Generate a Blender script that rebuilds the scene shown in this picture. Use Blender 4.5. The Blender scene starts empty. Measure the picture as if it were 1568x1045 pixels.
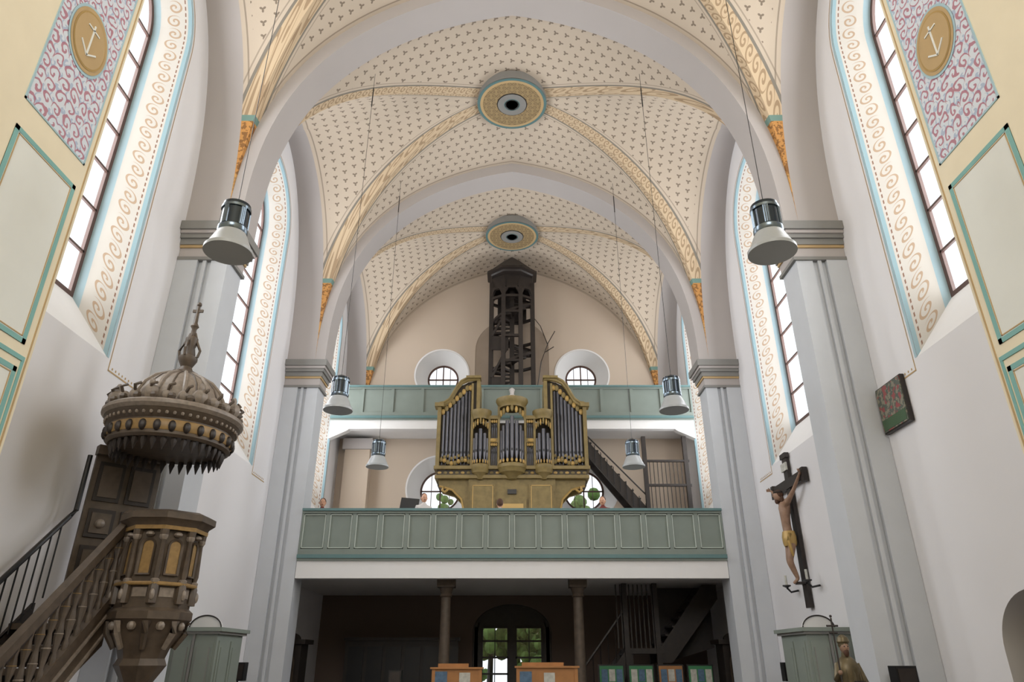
import bpy, bmesh, math, random
from mathutils import Vector, Matrix
random.seed(4)
sc=bpy.context.scene
try:
    sc.view_settings.view_transform='Standard'
except Exception: pass
pi=math.pi
# ---------------------------------------------------------------- colour / nodes
def C(r,g,b):
    f=lambda c:(c/255/12.92) if c/255<=.04045 else ((c/255+.055)/1.055)**2.4
    return (f(r),f(g),f(b),1)
class G:
    def __init__(s,name,rough=.75,metal=0.0):
        s.mat=bpy.data.materials.new(name); s.mat.use_nodes=True
        s.nt=s.mat.node_tree; s.n=s.nt.nodes; s.l=s.nt.links
        s.b=s.n['Principled BSDF']; s.b.inputs['Roughness'].default_value=rough
        s.b.inputs['Metallic'].default_value=metal
    def put(s,inp,v):
        if isinstance(v,bpy.types.NodeSocket): s.l.new(v,inp)
        else: inp.default_value=v
    def m(s,op,a,b=None,c=None):
        n=s.n.new('ShaderNodeMath'); n.operation=op
        s.put(n.inputs[0],a)
        if b is not None: s.put(n.inputs[1],b)
        if c is not None: s.put(n.inputs[2],c)
        return n.outputs[0]
    def mix(s,f,a,b):
        n=s.n.new('ShaderNodeMix'); n.data_type='RGBA'
        s.put(n.inputs[0],f); s.put(n.inputs[6],a); s.put(n.inputs[7],b)
        return n.outputs[2]
    def uv(s,name):
        n=s.n.new('ShaderNodeUVMap'); n.uv_map=name
        q=s.n.new('ShaderNodeSeparateXYZ'); s.l.new(n.outputs[0],q.inputs[0]); return q.outputs[0],q.outputs[1]
    def pos(s):
        n=s.n.new('ShaderNodeNewGeometry'); q=s.n.new('ShaderNodeSeparateXYZ')
        s.l.new(n.outputs['Position'],q.inputs[0]); return q.outputs
    def noise(s,scale,detail=4):
        t=s.n.new('ShaderNodeNewGeometry'); n=s.n.new('ShaderNodeTexNoise')
        n.inputs['Scale'].default_value=scale; n.inputs['Detail'].default_value=detail
        s.l.new(t.outputs['Position'],n.inputs['Vector']); return n.outputs[0]
    def lt(s,a,b): return s.m('LESS_THAN',a,b)
    def gt(s,a,b): return s.m('GREATER_THAN',a,b)
    def col(s,c): s.put(s.b.inputs['Base Color'],c); return s.mat
    def spiral(s,u,v,p,K=3.0,th=.35,rm=.46):
        a=s.m('DIVIDE',u,p); b=s.m('DIVIDE',v,p)
        fa=s.m('FLOOR',a); fb=s.m('FLOOR',b)
        par=s.m('MODULO',s.m('ABSOLUTE',s.m('ADD',fa,fb)),2.0)
        sg=s.m('SUBTRACT',1.0,s.m('MULTIPLY',par,2.0))
        x=s.m('MULTIPLY',s.m('SUBTRACT',s.m('FRACT',a),.5),sg); y=s.m('SUBTRACT',s.m('FRACT',b),.5)
        r=s.m('SQRT',s.m('ADD',s.m('MULTIPLY',x,x),s.m('MULTIPLY',y,y)))
        t=s.m('DIVIDE',s.m('ARCTAN2',y,x),2*pi)
        q=s.m('FRACT',s.m('ADD',s.m('SUBTRACT',s.m('MULTIPLY',r,K),t),8.0))
        return s.m('MULTIPLY',s.lt(q,th),s.lt(r,rm))
    def leaf(s,u,v,p,size=.2):
        b=s.m('DIVIDE',v,p); row=s.m('FLOOR',b)
        a=s.m('ADD',s.m('DIVIDE',u,p),s.m('MULTIPLY',row,.5))
        x=s.m('SUBTRACT',s.m('FRACT',a),.5); y=s.m('SUBTRACT',s.m('FRACT',b),.5)
        r=s.m('SQRT',s.m('ADD',s.m('MULTIPLY',x,x),s.m('MULTIPLY',y,y)))
        t=s.m('ARCTAN2',y,x)
        lim=s.m('MULTIPLY',s.m('ADD',.68,s.m('MULTIPLY',s.m('COSINE',s.m('MULTIPLY',t,3.0)),.38)),size)
        return s.lt(r,lim)
def mk(name,c,rough=.75,metal=0.0,var=.06,scale=3.0):
    g=G(name,rough,metal); f=g.noise(scale)
    d=tuple(x*(1-var*2.2) for x in c[:3])+(1,); e=tuple(min(1,x*(1+var)) for x in c[:3])+(1,)
    return g.col(g.mix(f,d,e))
PLAST=mk('plaster_white',C(231,230,233),.9,var=.03,scale=.6)
GREY=mk('plaster_grey',C(182,176,174),.9,var=.04,scale=.7)
PIL=mk('pilaster_bluegrey',C(200,204,210),.8,var=.03)
CAPG=mk('capital_grey',C(138,137,134),.8)
OCH=mk('ochre_paint',C(190,162,118),.8)
TAN=mk('rear_wall_tan',C(200,184,167),.9,var=.04,scale=.5)
TANSHADE=mk('rear_wall_painted_shade',C(112,96,87),.9,var=.06,scale=.8)  # rear wall tan with the shade under the gallery put into the colour
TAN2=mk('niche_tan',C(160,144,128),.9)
CREAM=mk('jamb_cream',C(237,226,200),.9,var=.04)
PANW=mk('panel_pale',C(229,231,226),.9,var=.03)
TEAL=mk('teal_paint',C(132,182,178),.8)
BLUE=mk('blue_border',C(172,200,210),.8)
GREEN=mk('gallery_green',C(126,136,129),.6)
GREENL=mk('gallery_green_light',C(186,195,187),.6)
TEALD=mk('gallery_moulding_teal',C(94,126,127),.5)
DWOOD=mk('dark_wood',C(46,38,34),.5,var=.25,scale=8)
BLK=mk('black_metal',C(22,22,24),.4)
MWOOD=mk('pulpit_wood',C(90,77,64),.5,var=.3,scale=9)
GWOOD=mk('pulpit_gilt',C(152,122,74),.45,var=.2,scale=20)
SILV=mk('silver_grey',C(142,130,118),.45,var=.25,scale=20)
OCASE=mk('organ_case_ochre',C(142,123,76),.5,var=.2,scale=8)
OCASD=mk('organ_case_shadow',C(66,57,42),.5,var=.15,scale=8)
GILT=mk('gilding',C(184,152,90),.4,.2)
PIPE=mk('organ_pipe_tin',C(98,98,104),.35,.85,var=.1)
CHROME=mk('lamp_metal',C(112,124,134),.25,.85)
LAMPD=mk('lamp_dark_glass',C(44,54,64),.15,.4)
LAMPW=mk('lamp_shade',C(168,172,175),.35)
WFRAME=mk('window_frame_brown',C(86,60,52),.5)
WHITEP=mk('white_paint',C(229,228,228),.7,var=.02)
CONF=mk('confessional_green',C(138,147,139),.6)
STONE=mk('floor_stone',C(122,115,110),.6,var=.15,scale=2)
SKIN=mk('skin',C(214,164,136),.5)
CARVE=mk('carved_flesh',C(158,126,104),.5,var=.2,scale=12)
BRONZE=mk('bronze',C(112,100,74),.4,.4,var=.3,scale=12)
LWOOD=mk('light_wood',C(176,122,70),.5,var=.15,scale=6)
PAPERG=mk('poster_green',C(60,130,86),.6); PAPERW=mk('poster_white',C(204,204,196),.6,var=.25,scale=14)
PAPERB=mk('poster_blue',C(90,120,150),.6,var=.3,scale=14)
CLOTHR=mk('cloth_red',C(120,50,46),.8); CLOTHW=mk('cloth_white',C(210,206,204),.8); HAIR=mk('hair',C(80,52,36),.7)
GRASS=mk('grass',C(96,116,60),.9,var=.3,scale=3)
LEAFM=mk('foliage',C(92,124,56),.8,var=.6,scale=5)
ROAD=mk('path_gravel',C(180,176,168),.9)
def glass():
    g=G('window_glass'); n=g.n; l=g.l
    t=n.new('ShaderNodeBsdfTransparent'); gl=n.new('ShaderNodeBsdfGlossy'); gl.inputs['Roughness'].default_value=.08
    mx=n.new('ShaderNodeMixShader'); mx.inputs[0].default_value=.06
    l.new(t.outputs[0],mx.inputs[1]); l.new(gl.outputs[0],mx.inputs[2]); l.new(mx.outputs[0],n['Material Output'].inputs[0])
    return g.mat
GLASS=glass()
def vaultmat():
    g=G('vault_painted',.9)
    u,v=g.uv('pat'); gd,ed=g.uv('dist'); P=g.pos(); z=P[2]
    base=g.mix(g.noise(.5),C(191,177,160),C(211,196,178))
    lf=g.leaf(u,v,.25,.25)
    ok=g.m('MULTIPLY',g.gt(gd,.3),g.gt(ed,.2))
    c=g.mix(g.m('MULTIPLY',g.m('MULTIPLY',lf,ok),.8),base,C(112,98,84))
    ln=g.m('MULTIPLY',g.gt(ed,.08),g.lt(ed,.11))
    c=g.mix(g.m('MULTIPLY',ln,.6),c,C(120,106,92))
    lg=g.m('MULTIPLY',g.gt(gd,.27),g.lt(gd,.29))
    c=g.mix(g.m('MULTIPLY',lg,.5),c,C(120,106,92))
    inb=g.lt(gd,.2)
    s=g.spiral(gd,g.m('ADD',P[0],P[1]),.2,2.6,.42,.5)
    bc=g.mix(g.m('MULTIPLY',s,.75),C(206,184,154),C(150,124,96))
    c=g.mix(inb,c,bc)
    bl=g.m('MULTIPLY',g.gt(gd,.185),g.lt(gd,.225))
    c=g.mix(bl,c,C(134,128,118))
    low=g.lt(z,10.62); op=g.gt(g.noise(14,2),.52)
    oc=g.mix(g.m('MULTIPLY',op,.8),C(200,146,84),C(124,86,52))
    fade=g.m('MULTIPLY',g.lt(z,9.5),.35)
    oc=g.mix(fade,oc,C(222,180,112))
    c=g.mix(low,c,oc)
    tl=g.m('MULTIPLY',g.gt(z,10.6),g.lt(z,10.72))
    c=g.mix(tl,c,C(116,146,138))
    return g.col(c)
VAULT=vaultmat()
def revealmat():
    g=G('window_reveal_scrolls',.9); u,v=g.uv('pat')
    base=g.mix(g.noise(1),C(196,191,184),C(208,204,198))
    uu=g.m('ADD',u,-.14)
    sp=g.spiral(uu,v,.26,3.0,.38)
    ok=g.m('MULTIPLY',g.gt(u,.14),g.lt(u,.4))
    c=g.mix(g.m('MULTIPLY',g.m('MULTIPLY',sp,ok),.7),base,C(168,132,92))
    c=g.mix(g.lt(u,.06),c,C(152,180,190))
    d=g.m('MULTIPLY',g.m('MULTIPLY',g.gt(u,.09),g.lt(u,.11)),g.gt(g.m('FRACT',g.m('MULTIPLY',v,9.0)),.4))
    c=g.mix(d,c,C(140,108,92))
    c=g.mix(g.gt(u,.49),c,C(162,186,196))
    return g.col(c)
REVEAL=revealmat()
def ornatemat():
    g=G('jamb_ornate_panel',.9); P=g.pos(); y=P[1]; z=P[2]
    y0=g.m('ABSOLUTE',g.m('ADD',y,-4.97)); z0=g.m('ABSOLUTE',g.m('ADD',z,-7.18))
    nn=g.m('MULTIPLY',g.m('ADD',g.noise(7,2),-.5),.11)
    y1=g.m('ADD',y0,nn); z1=g.m('ADD',z0,nn)
    base=g.mix(g.noise(3),C(206,214,226),C(224,229,236))
    s1=g.spiral(y1,z1,.15,2.2,.38,.5); s2=g.spiral(g.m('ADD',y1,.075),g.m('ADD',z1,.075),.15,2.2,.45,.34)
    c=g.mix(g.m('MULTIPLY',s2,.75),base,C(160,178,204)); c=g.mix(g.m('MULTIPLY',s1,.8),c,C(172,92,112))
    return g.col(c)
ORN=ornatemat()
def ringmat(name,a,b,p=.17):
    g=G(name,.85); P=g.pos(); s=g.spiral(P[0],P[1],p,3,.42,.48)
    return g.col(g.mix(g.m('MULTIPLY',s,.7),a,b))
ROS=ringmat('rosette_scrolls',C(158,136,98),C(96,78,58),.13)
def paintmat():
    g=G('painting_floral',.7); n=g.noise(14,3); k=g.noise(9,2)
    c=g.mix(g.gt(n,.52),C(86,92,84),C(132,128,112)); c=g.mix(g.gt(k,.56),c,C(142,76,76)); return g.col(c)
FRZ=paintmat()
# ---------------------------------------------------------------- mesh builder
class MB:
    def __init__(s): s.v=[];s.f=[];s.mi=[];s.mats=[];s.T=Matrix.Identity(4)
    def mid(s,m):
        if m not in s.mats: s.mats.append(m)
        return s.mats.index(m)
    def add(s,vs,fs,m):
        o=len(s.v); s.v+=[tuple(s.T@Vector(p)) for p in vs]; k=s.mid(m)
        for f in fs: s.f.append([i+o for i in f]); s.mi.append(k)
    def box(s,x0,x1,y0,y1,z0,z1,m,bev=0):
        if x0>x1:x0,x1=x1,x0
        if y0>y1:y0,y1=y1,y0
        v=[(x0,y0,z0),(x1,y0,z0),(x1,y1,z0),(x0,y1,z0),(x0,y0,z1),(x1,y0,z1),(x1,y1,z1),(x0,y1,z1)]
        s.add(v,[(0,3,2,1),(4,5,6,7),(0,1,5,4),(1,2,6,5),(2,3,7,6),(3,0,4,7)],m)
    def lathe(s,prof,c,m,n=24,off=0,sx=1,sy=1):
        vs=[];fs=[];K=len(prof)
        for r,z in prof:
            for i in range(n):
                a=off+2*pi*i/n; vs.append((c[0]+r*sx*math.cos(a),c[1]+r*sy*math.sin(a),c[2]+z))
        for k in range(K-1):
            for i in range(n):
                j=(i+1)%n; fs.append((k*n+i,k*n+j,(k+1)*n+j,(k+1)*n+i))
        fs.append(tuple(range(n))[::-1]); fs.append(tuple((K-1)*n+i for i in range(n)))
        s.add(vs,fs,m)
    def prism(s,poly,plane,d0,d1,m):
        n=len(poly)
        f={'XY':lambda p,d:(p[0],p[1],d),'XZ':lambda p,d:(p[0],d,p[1]),'YZ':lambda p,d:(d,p[0],p[1])}[plane]
        vs=[f(p,d0) for p in poly]+[f(p,d1) for p in poly]
        fs=[tuple(range(n)),tuple(range(2*n-1,n-1,-1))]+[(i,i+n,(i+1)%n+n,(i+1)%n) for i in range(n)]
        s.add(vs,fs,m)
    def tube(s,pts,r,m,n=8,r2=None):
        pts=[Vector(p) for p in pts]; vs=[];fs=[];K=len(pts)
        for k,p in enumerate(pts):
            d=(pts[min(k+1,K-1)]-pts[max(k-1,0)]).normalized()
            up=Vector((0,0,1)) if abs(d.z)<.95 else Vector((1,0,0))
            a=d.cross(up).normalized(); b=a.cross(d).normalized()
            rr=r if r2 is None else r+(r2-r)*k/(K-1)
            for i in range(n):
                t=2*pi*i/n+pi/4; vs.append(tuple(p+(a*math.cos(t)+b*math.sin(t))*rr))
        for k in range(K-1):
            for i in range(n):
                j=(i+1)%n; fs.append((k*n+i,k*n+j,(k+1)*n+j,(k+1)*n+i))
        fs.append(tuple(range(n))[::-1]); fs.append(tuple((K-1)*n+i for i in range(n)))
        s.add(vs,fs,m)
    def ball(s,c,r,m,n=12,k=8):
        if not hasattr(r,'__len__'): r=(r,r,r)
        prof=[(max(.001,math.sin(pi*i/k)),-math.cos(pi*i/k)) for i in range(k+1)]
        vs=[];fs=[]
        for rr,z in prof:
            for i in range(n):
                a=2*pi*i/n; vs.append((c[0]+r[0]*rr*math.cos(a),c[1]+r[1]*rr*math.sin(a),c[2]+r[2]*z))
        for q in range(k):
            for i in range(n):
                j=(i+1)%n; fs.append((q*n+i,q*n+j,(q+1)*n+j,(q+1)*n+i))
        s.add(vs,fs,m)
    def loft(s,A,B,m,closed=True):
        n=len(A); fs=[(i,(i+1)%n,(i+1)%n+n,i+n) for i in range(n if closed else n-1)]
        s.add(list(A)+list(B),fs,m)
    def obj(s,name,parent=None,recalc=True,ang=35):
        me=bpy.data.meshes.new(name); me.from_pydata(s.v,[],s.f)
        for m in s.mats: me.materials.append(m)
        me.polygons.foreach_set('material_index',s.mi)
        if recalc:
            bm=bmesh.new(); bm.from_mesh(me); bmesh.ops.recalc_face_normals(bm,faces=bm.faces); bm.to_mesh(me); bm.free()
        me.shade_smooth()
        try: me.set_sharp_from_angle(angle=math.radians(ang))
        except Exception: me.shade_flat()
        me.update()
        o=bpy.data.objects.new(name,me); sc.collection.objects.link(o)
        if parent: o.parent=parent
        return o
def empty(name,loc=(0,0,0)):
    e=bpy.data.objects.new(name,None); e.location=loc; sc.collection.objects.link(e); return e
# ---------------------------------------------------------------- layout
WX=5.65; Z0=8.45; ZT=15.3
BAYS=[(4.6,10.0),(10.7,16.0),(16.7,22.0)]
WINC=[7.45,13.35,19.35]
def p(t):
    t=abs(t); return max(0,1-t*t)**.42-.13*t*(1-t)
# floor
M=MB(); M.box(-7,7,-8.2,22.6,-.2,0,STONE); M.obj('floor')
# ---- side walls
def contour(c,hw,zb,zs,n=24,rise=None):
    rise=hw if rise is None else rise
    pts=[(c+hw,zb)]+[(c+hw,zb+(zs-zb)*i/8) for i in range(1,8)]
    pts+=[(c+hw*math.cos(pi*i/n),zs+rise*math.sin(pi*i/n)) for i in range(n+1)]
    pts+=[(c-hw,zb+(zs-zb)*(1-i/8)) for i in range(1,8)]+[(c-hw,zb)]
    return pts
def archcell(M,s0,s1,z0,z1,c,hw,zb,zs,f,m,rise=None):
    rise=hw if rise is None else rise
    q=lambda a,b,cc,d:M.add([f(a,cc),f(b,cc),f(b,d),f(a,d)],[(0,1,2,3)],m)
    q(s0,c-hw,z0,z1); q(c+hw,s1,z0,z1)
    if zb>z0: q(c-hw,c+hw,z0,zb)
    n=24
    for i in range(n):
        a=(c+hw*math.cos(pi*i/n),zs+rise*math.sin(pi*i/n)); b=(c+hw*math.cos(pi*(i+1)/n),zs+rise*math.sin(pi*(i+1)/n))
        M.add([f(*a),f(*b),f(b[0],z1),f(a[0],z1)],[(0,1,2,3)],m)
for sg,nm in ((-1,'left'),(1,'right')):
    M=MB(); f=lambda y,z:(sg*WX,y,z)
    cells=[(3.9,10.35),(10.35,16.35),(16.35,22.0)]
    for (a,b),c in zip(cells,WINC):
        zc=0
        if sg>0 and a<5:
            zc=4.0; archcell(M,a,b,0,zc,8.0,.69,0,1.7,f,PLAST,.62)
            A=[f(*q) for q in contour(8.0,.69,0,1.7,rise=.62)]; B=[(sg*6.1,q[1],q[2]) for q in A]
            M.loft(A,B,PLAST,False); M.add(B,[tuple(range(len(B)))],DWOOD)
        archcell(M,a,b,zc,ZT,c,1.4,5.45,11.3,f,PLAST)
    M.obj('wall_'+nm)
    for k,c in enumerate(WINC):
        A2=contour(c,1.4,5.45,11.3); B2=contour(c,1.16,6.25,11.3)
        vs=[(sg*WX,*q) for q in A2]+[(sg*6.2,*q) for q in B2]; n=len(A2)
        fs=[(i,(i+1)%n,(i+1)%n+n,i+n) for i in range(n)]
        me=bpy.data.meshes.new('trim'); me.from_pydata(vs,[],fs); me.materials.append(REVEAL); me.materials.append(WHITEP)
        ul=me.uv_layers.new(name='pat'); S=[0]
        for i in range(1,n): S.append(S[-1]+math.dist(A2[i],A2[i-1]))
        for fi,pl in enumerate(me.polygons):
            if fi==n-1: pl.material_index=1
            for li,vi in zip(pl.loop_indices,pl.vertices):
                i=vi%n; sv=S[i]
                if fi==n-1: sv=0
                ul.data[li].uv=(0 if vi<n else .6, sv)
        o=bpy.data.objects.new('trim_%d'%(1+k+(3 if sg>0 else 0)),me); sc.collection.objects.link(o)
        M=MB()
        def cb(e,x): return [(sg*x,*q) for q in contour(c,1.4+e,5.45,11.3)]
        M.loft(cb(0,WX-.006),cb(.055,WX-.006),BLUE,False)
        M.loft(cb(.1,WX-.006),cb(.115,WX-.006),OCH,False)
        ye=c+2.3 if k<2 else c+2.6
        M.box(sg*(WX-.006),sg*(WX-.001),c+1.51,ye,5.28,5.3,OCH); M.box(sg*(WX-.006),sg*(WX-.001),c+1.5,c+1.515,5.28,5.45,OCH)
        M.box(sg*(WX-.006),sg*(WX-.001),max(c-2.3,5.6),c-1.51,5.28,5.3,OCH)
        for q in range(8): M.ball((sg*(WX-.004),c+1.6+q*.09,5.34),(.004,.015,.02),OCH,6,4)
        b=M.obj('border'); b.parent=o
        M=MB()
        O=[(sg*6.2,*q) for q in B2]; I=[(sg*6.2,*q) for q in contour(c,1.09,6.32,11.3)]
        O2=[(sg*6.25,q[1],q[2]) for q in O]; I2=[(sg*6.25,q[1],q[2]) for q in I]
        M.loft(O,I,WFRAME); M.loft(I,I2,WFRAME); M.loft(O2,I2,WFRAME)
        for yy in (-.36,.36): M.box(sg*6.2,sg*6.24,c+yy-.02,c+yy+.02,6.3,12.3,WFRAME)
        for j in range(8):
            zz=6.98+j*.72
            hw=1.12 if zz<11.3 else math.sqrt(max(.05,1.12**2-(zz-11.3)**2))
            M.box(sg*6.2,sg*6.24,c-hw,c+hw,zz-.018,zz+.018,WFRAME)
        gi=[(sg*6.23,q[1],q[2]) for q in O]; M.add(gi,[tuple(range(len(gi)))],GLASS)
        M.obj('window_%d'%(1+k+(3 if sg>0 else 0)))
        L=bpy.data.lights.new('daylight','AREA'); L.shape='RECTANGLE'; L.size=3.0; L.size_y=7.0; L.energy=470; L.color=(.97,.985,1)
        lo=bpy.data.objects.new('daylight_window',L); sc.collection.objects.link(lo)
        lo.rotation_euler=(Matrix(((0,0,sg),(1*sg,0,0),(0,1,0)))).to_euler(); lo.location=(sg*6.75,c,9.3)
# ---- vaults
def vault(i,y0,y1):
    n=56; Hy=(y1-y0)/2; yc=(y0+y1)/2; R=6.2; k=.18
    T=[math.sin(pi/2*(-1+2*j/n)) for j in range(n+1)]
    h=lambda t:math.copysign(abs(t)**1.4,t)
    HX=lambda b:4.95+.2*(1-b*b)
    def P(a,b):
        A,B=abs(a),abs(b); return (a*HX(b),yc+Hy*h(b),Z0+R*p(min(A,B))*(1-k*max(0,A-B)))
    ST=[0];SL=[0];q=[j/200 for j in range(201)]
    for j in range(200):
        a,b=q[j],q[j+1]; dz=R*(p(a)-p(b))
        ST.append(ST[-1]+math.hypot(4.95*(b-a),dz)); SL.append(SL[-1]+math.hypot(Hy*(h(b)-h(a)),dz*.9))
    def tab(S,t):
        x=abs(t)*200; j=min(199,int(x)); return math.copysign(S[j]+(S[j+1]-S[j])*(x-j),t)
    vs=[P(a,b) for b in T for a in T]; fs=[]
    for jb in range(n):
        for ja in range(n):
            v0=jb*(n+1)+ja
            if (ja<n/2)==(jb<n/2): fs+= [(v0,v0+1,v0+n+2),(v0,v0+n+2,v0+n+1)]
            else: fs+=[(v0,v0+1,v0+n+1),(v0+1,v0+n+2,v0+n+1)]
    me=bpy.data.meshes.new('v'); me.from_pydata(vs,[],fs); me.materials.append(VAULT)
    u1=me.uv_layers.new(name='pat'); u2=me.uv_layers.new(name='dist')
    for pl in me.polygons:
        ab=[(T[v%(n+1)],T[v//(n+1)]) for v in pl.vertices]
        A=sum(abs(a) for a,b in ab); B=sum(abs(b) for a,b in ab)
        for li,(a,b) in zip(pl.loop_indices,ab):
            if A>B:
                u1.data[li].uv=(tab(SL,b),a*HX(b)+50); u2.data[li].uv=(max(0,(abs(a)-abs(b)))*4.95*.6,(1-abs(a))*4.95)
            else:
                u1.data[li].uv=(tab(ST,a),Hy*h(b)+50); u2.data[li].uv=(max(0,h(abs(b))-h(abs(a)))*Hy*.9,(1-h(abs(b)))*Hy)
    me.shade_smooth()
    try: me.set_sharp_from_angle(angle=math.radians(40))
    except Exception: pass
    o=bpy.data.objects.new('ceiling_vault' if i==0 else 'ceiling_vault.%03d'%i,me); sc.collection.objects.link(o)
    M=MB()
    for sg in (-1,1):
        A=[P(sg,b) for b in T]; B=[(sg*(WX+.02),q[1],q[2]) for q in A]
        M.loft(A,B,GREY,False)
    M.obj('wall_arch' if i==0 else 'wall_arch.%03d'%i)
    return P
for i,(a,b) in enumerate(BAYS): vault(i,a,b)
# transverse ribs + pilasters
for i,(y0,y1) in enumerate([(3.9,4.6),(10.0,10.7),(16.0,16.7)]):
    T=[math.sin(pi/2*(-1+2*j/60)) for j in range(61)]
    M=MB()
    inn=[(4.7*t,Z0+5.9*p(t)) for t in T]
    out=[(-5.7,Z0)]+[(max(-5.7,min(5.7,6.6*t*1.0)),max(Z0,Z0+(ZT-Z0)*min(1,1.5*p(t)))) for t in T[1:-1]]+[(5.7,Z0)]
    for yy in (y0,y1):
        M.loft([(x,yy,z) for x,z in inn],[(x,yy,z) for x,z in out],GREY,False)
    M.loft([(x,y0,z) for x,z in inn],[(x,y1,z) for x,z in inn],GREY,False)
    M.obj('transverse_arch' if i==0 else 'transverse_arch.%03d'%i,ang=30)
    if i==0: continue
    for sg in (-1,1):
        M=MB()
        prof=[(5.645,y0+.02),(5.3,y0+.02),(5.3,y0+.1),(5.22,y0+.1),(5.22,y0+.04),(5.16,y0+.04),(5.16,y0+.1),(5.08,y0+.1),(5.08,y0+.05),(4.8,y0+.05),(4.8,y1-.05),(5.08,y1-.05),(5.08,y1-.1),(5.3,y1-.1),(5.3,y1-.02),(5.645,y1-.02)]
        M.prism([(sg*x,y) for x,y in prof],'XY',0,7.8,PIL)
        def tier(z0,z1,e,m): M.box(sg*(4.78-e),sg*5.645,y0+.04-e,y1-.04+e,z0,z1,m)
        tier(7.74,7.8,.03,CAPG); tier(7.8,7.98,0.0,GREY); tier(7.98,8.03,.03,OCH); tier(8.03,8.14,.05,CAPG)
        tier(8.14,8.22,.09,CAPG); tier(8.22,8.28,.12,GREY); tier(8.28,8.44,.16,CAPG)
        M.box(sg*4.72,sg*5.645,y0,y1,0,1.1,PIL)
        M.obj('pilaster')
# rosettes
for i,(a,b) in enumerate(BAYS[1:]):
    yc=(a+b)/2; M=MB(); z=14.36
    def ring(r0,r1,zz,m):
        n=64; M.loft([(r0*math.cos(2*pi*k/n),yc+r0*math.sin(2*pi*k/n),zz) for k in range(n)],[(r1*math.cos(2*pi*k/n),yc+r1*math.sin(2*pi*k/n),zz) for k in range(n)],m)
    M.lathe([(.87,0),(.87,.24)],(0,yc,z),VAULT if 0 else CAPG,64)
    ring(.87,.8,z-.02,TEALD); ring(.8,.73,z-.02,OCH); ring(.73,.38,z-.015,ROS); ring(.38,.36,z-.02,DWOOD); ring(.36,.2,z-.03,CAPG); ring(.2,.17,z-.03,TEALD)
    M.lathe([(.18,-.03),(.17,-.045),(.15,-.03)],(0,yc,z),BLK,32)
    M.obj('ceiling_rosette')
# ---- rear wall
M=MB(); f=lambda x,z:(x,22.0,z)
def rect(x0,x1,z0,z1,m): M.add([f(x0,z0),f(x1,z0),f(x1,z1),f(x0,z1)],[(0,1,2,3)],m)
def hole(x0,x1,z0,z1,cx,cz,r,m):
    an=[2*pi*k/48 for k in range(48)]+[math.atan2(zz-cz,xx-cx)%(2*pi) for xx in (x0,x1) for zz in (z0,z1)]
    an=sorted(set(round(a,6) for a in an)); A=[];B=[]
    for a in an:
        c,s=math.cos(a),math.sin(a); t=1e9
        if abs(c)>1e-6: t=min(t,((x1 if c>0 else x0)-cx)/c)
        if abs(s)>1e-6: t=min(t,((z1 if s>0 else z0)-cz)/s)
        A.append(f(cx+c*t,cz+s*t)); B.append(f(cx+r*c,cz+r*s))
    M.loft(A,B,m)
for sg in (-1,1):
    X0,X1=sorted((sg*WX,sg*3.45)); rect(X0,X1,0,3.4,TANSHADE); rect(X0,X1,3.4,ZT,TAN)
    X0,X1=sorted((sg*1.3,sg*3.45))
    rect(X0,X1,0,3.4,TANSHADE); rect(X0,X1,3.4,5.4,TAN); hole(X0,X1,5.4,7.9,sg*2.33,6.6,1.02,TAN); rect(X0,X1,7.9,9.3,TAN)
    hole(X0,X1,9.3,11.7,sg*2.4,10.5,.9,TAN); rect(X0,X1,11.7,ZT,TAN)
archcell(M,-1.3,1.3,0,3.4,0,1.15,0,2.35,f,TANSHADE,.78); rect(-1.3,1.3,3.4,ZT,TAN)
M.obj('wall_rear')
def circ(cx,cz,r,y,n=48): return [(cx+r*math.cos(2*pi*k/n),y,cz+r*math.sin(2*pi*k/n)) for k in range(n)]
wi=7
for sg in (-1,1):
    for cx,cz,R,r in ((2.33,6.6,1.02,.66),(2.4,10.5,.9,.54)):
        M=MB(); M.loft(circ(sg*cx,cz,R,22.0),circ(sg*cx,cz,r,22.5),WHITEP)
        M.loft(circ(sg*cx,cz,R,21.985),circ(sg*cx,cz,R+.05,21.985),WHITEP)
        M.loft(circ(sg*cx,cz,r+.01,22.5),circ(sg*cx,cz,r-.06,22.5),WFRAME)
        M.loft(circ(sg*cx,cz,r-.06,22.5),circ(sg*cx,cz,r-.06,22.55),WFRAME)
        M.box(sg*cx-.02,sg*cx+.02,22.5,22.55,cz-r,cz+r,WFRAME); M.box(sg*cx-r,sg*cx+r,22.5,22.55,cz-.02,cz+.02,WFRAME)
        for q in (-.45,.45):
            hh=r*.87
            M.box(sg*cx+q*r-.01,sg*cx+q*r+.01,22.51,22.54,cz-hh,cz+hh,WFRAME)
        gi=circ(sg*cx,cz,r,22.53); M.add(gi,[tuple(range(48))],GLASS)
        M.obj('window_%d'%wi,recalc=False); wi+=1
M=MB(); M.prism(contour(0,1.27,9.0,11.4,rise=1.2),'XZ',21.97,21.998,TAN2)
M.loft([(x,21.96,z) for x,z in contour(0,1.27,9.0,11.4,rise=1.2)],[(x,21.96,z) for x,z in contour(0,1.32,9.0,11.4,rise=1.25)],TAN,False); M.obj('trim_7')
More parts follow.
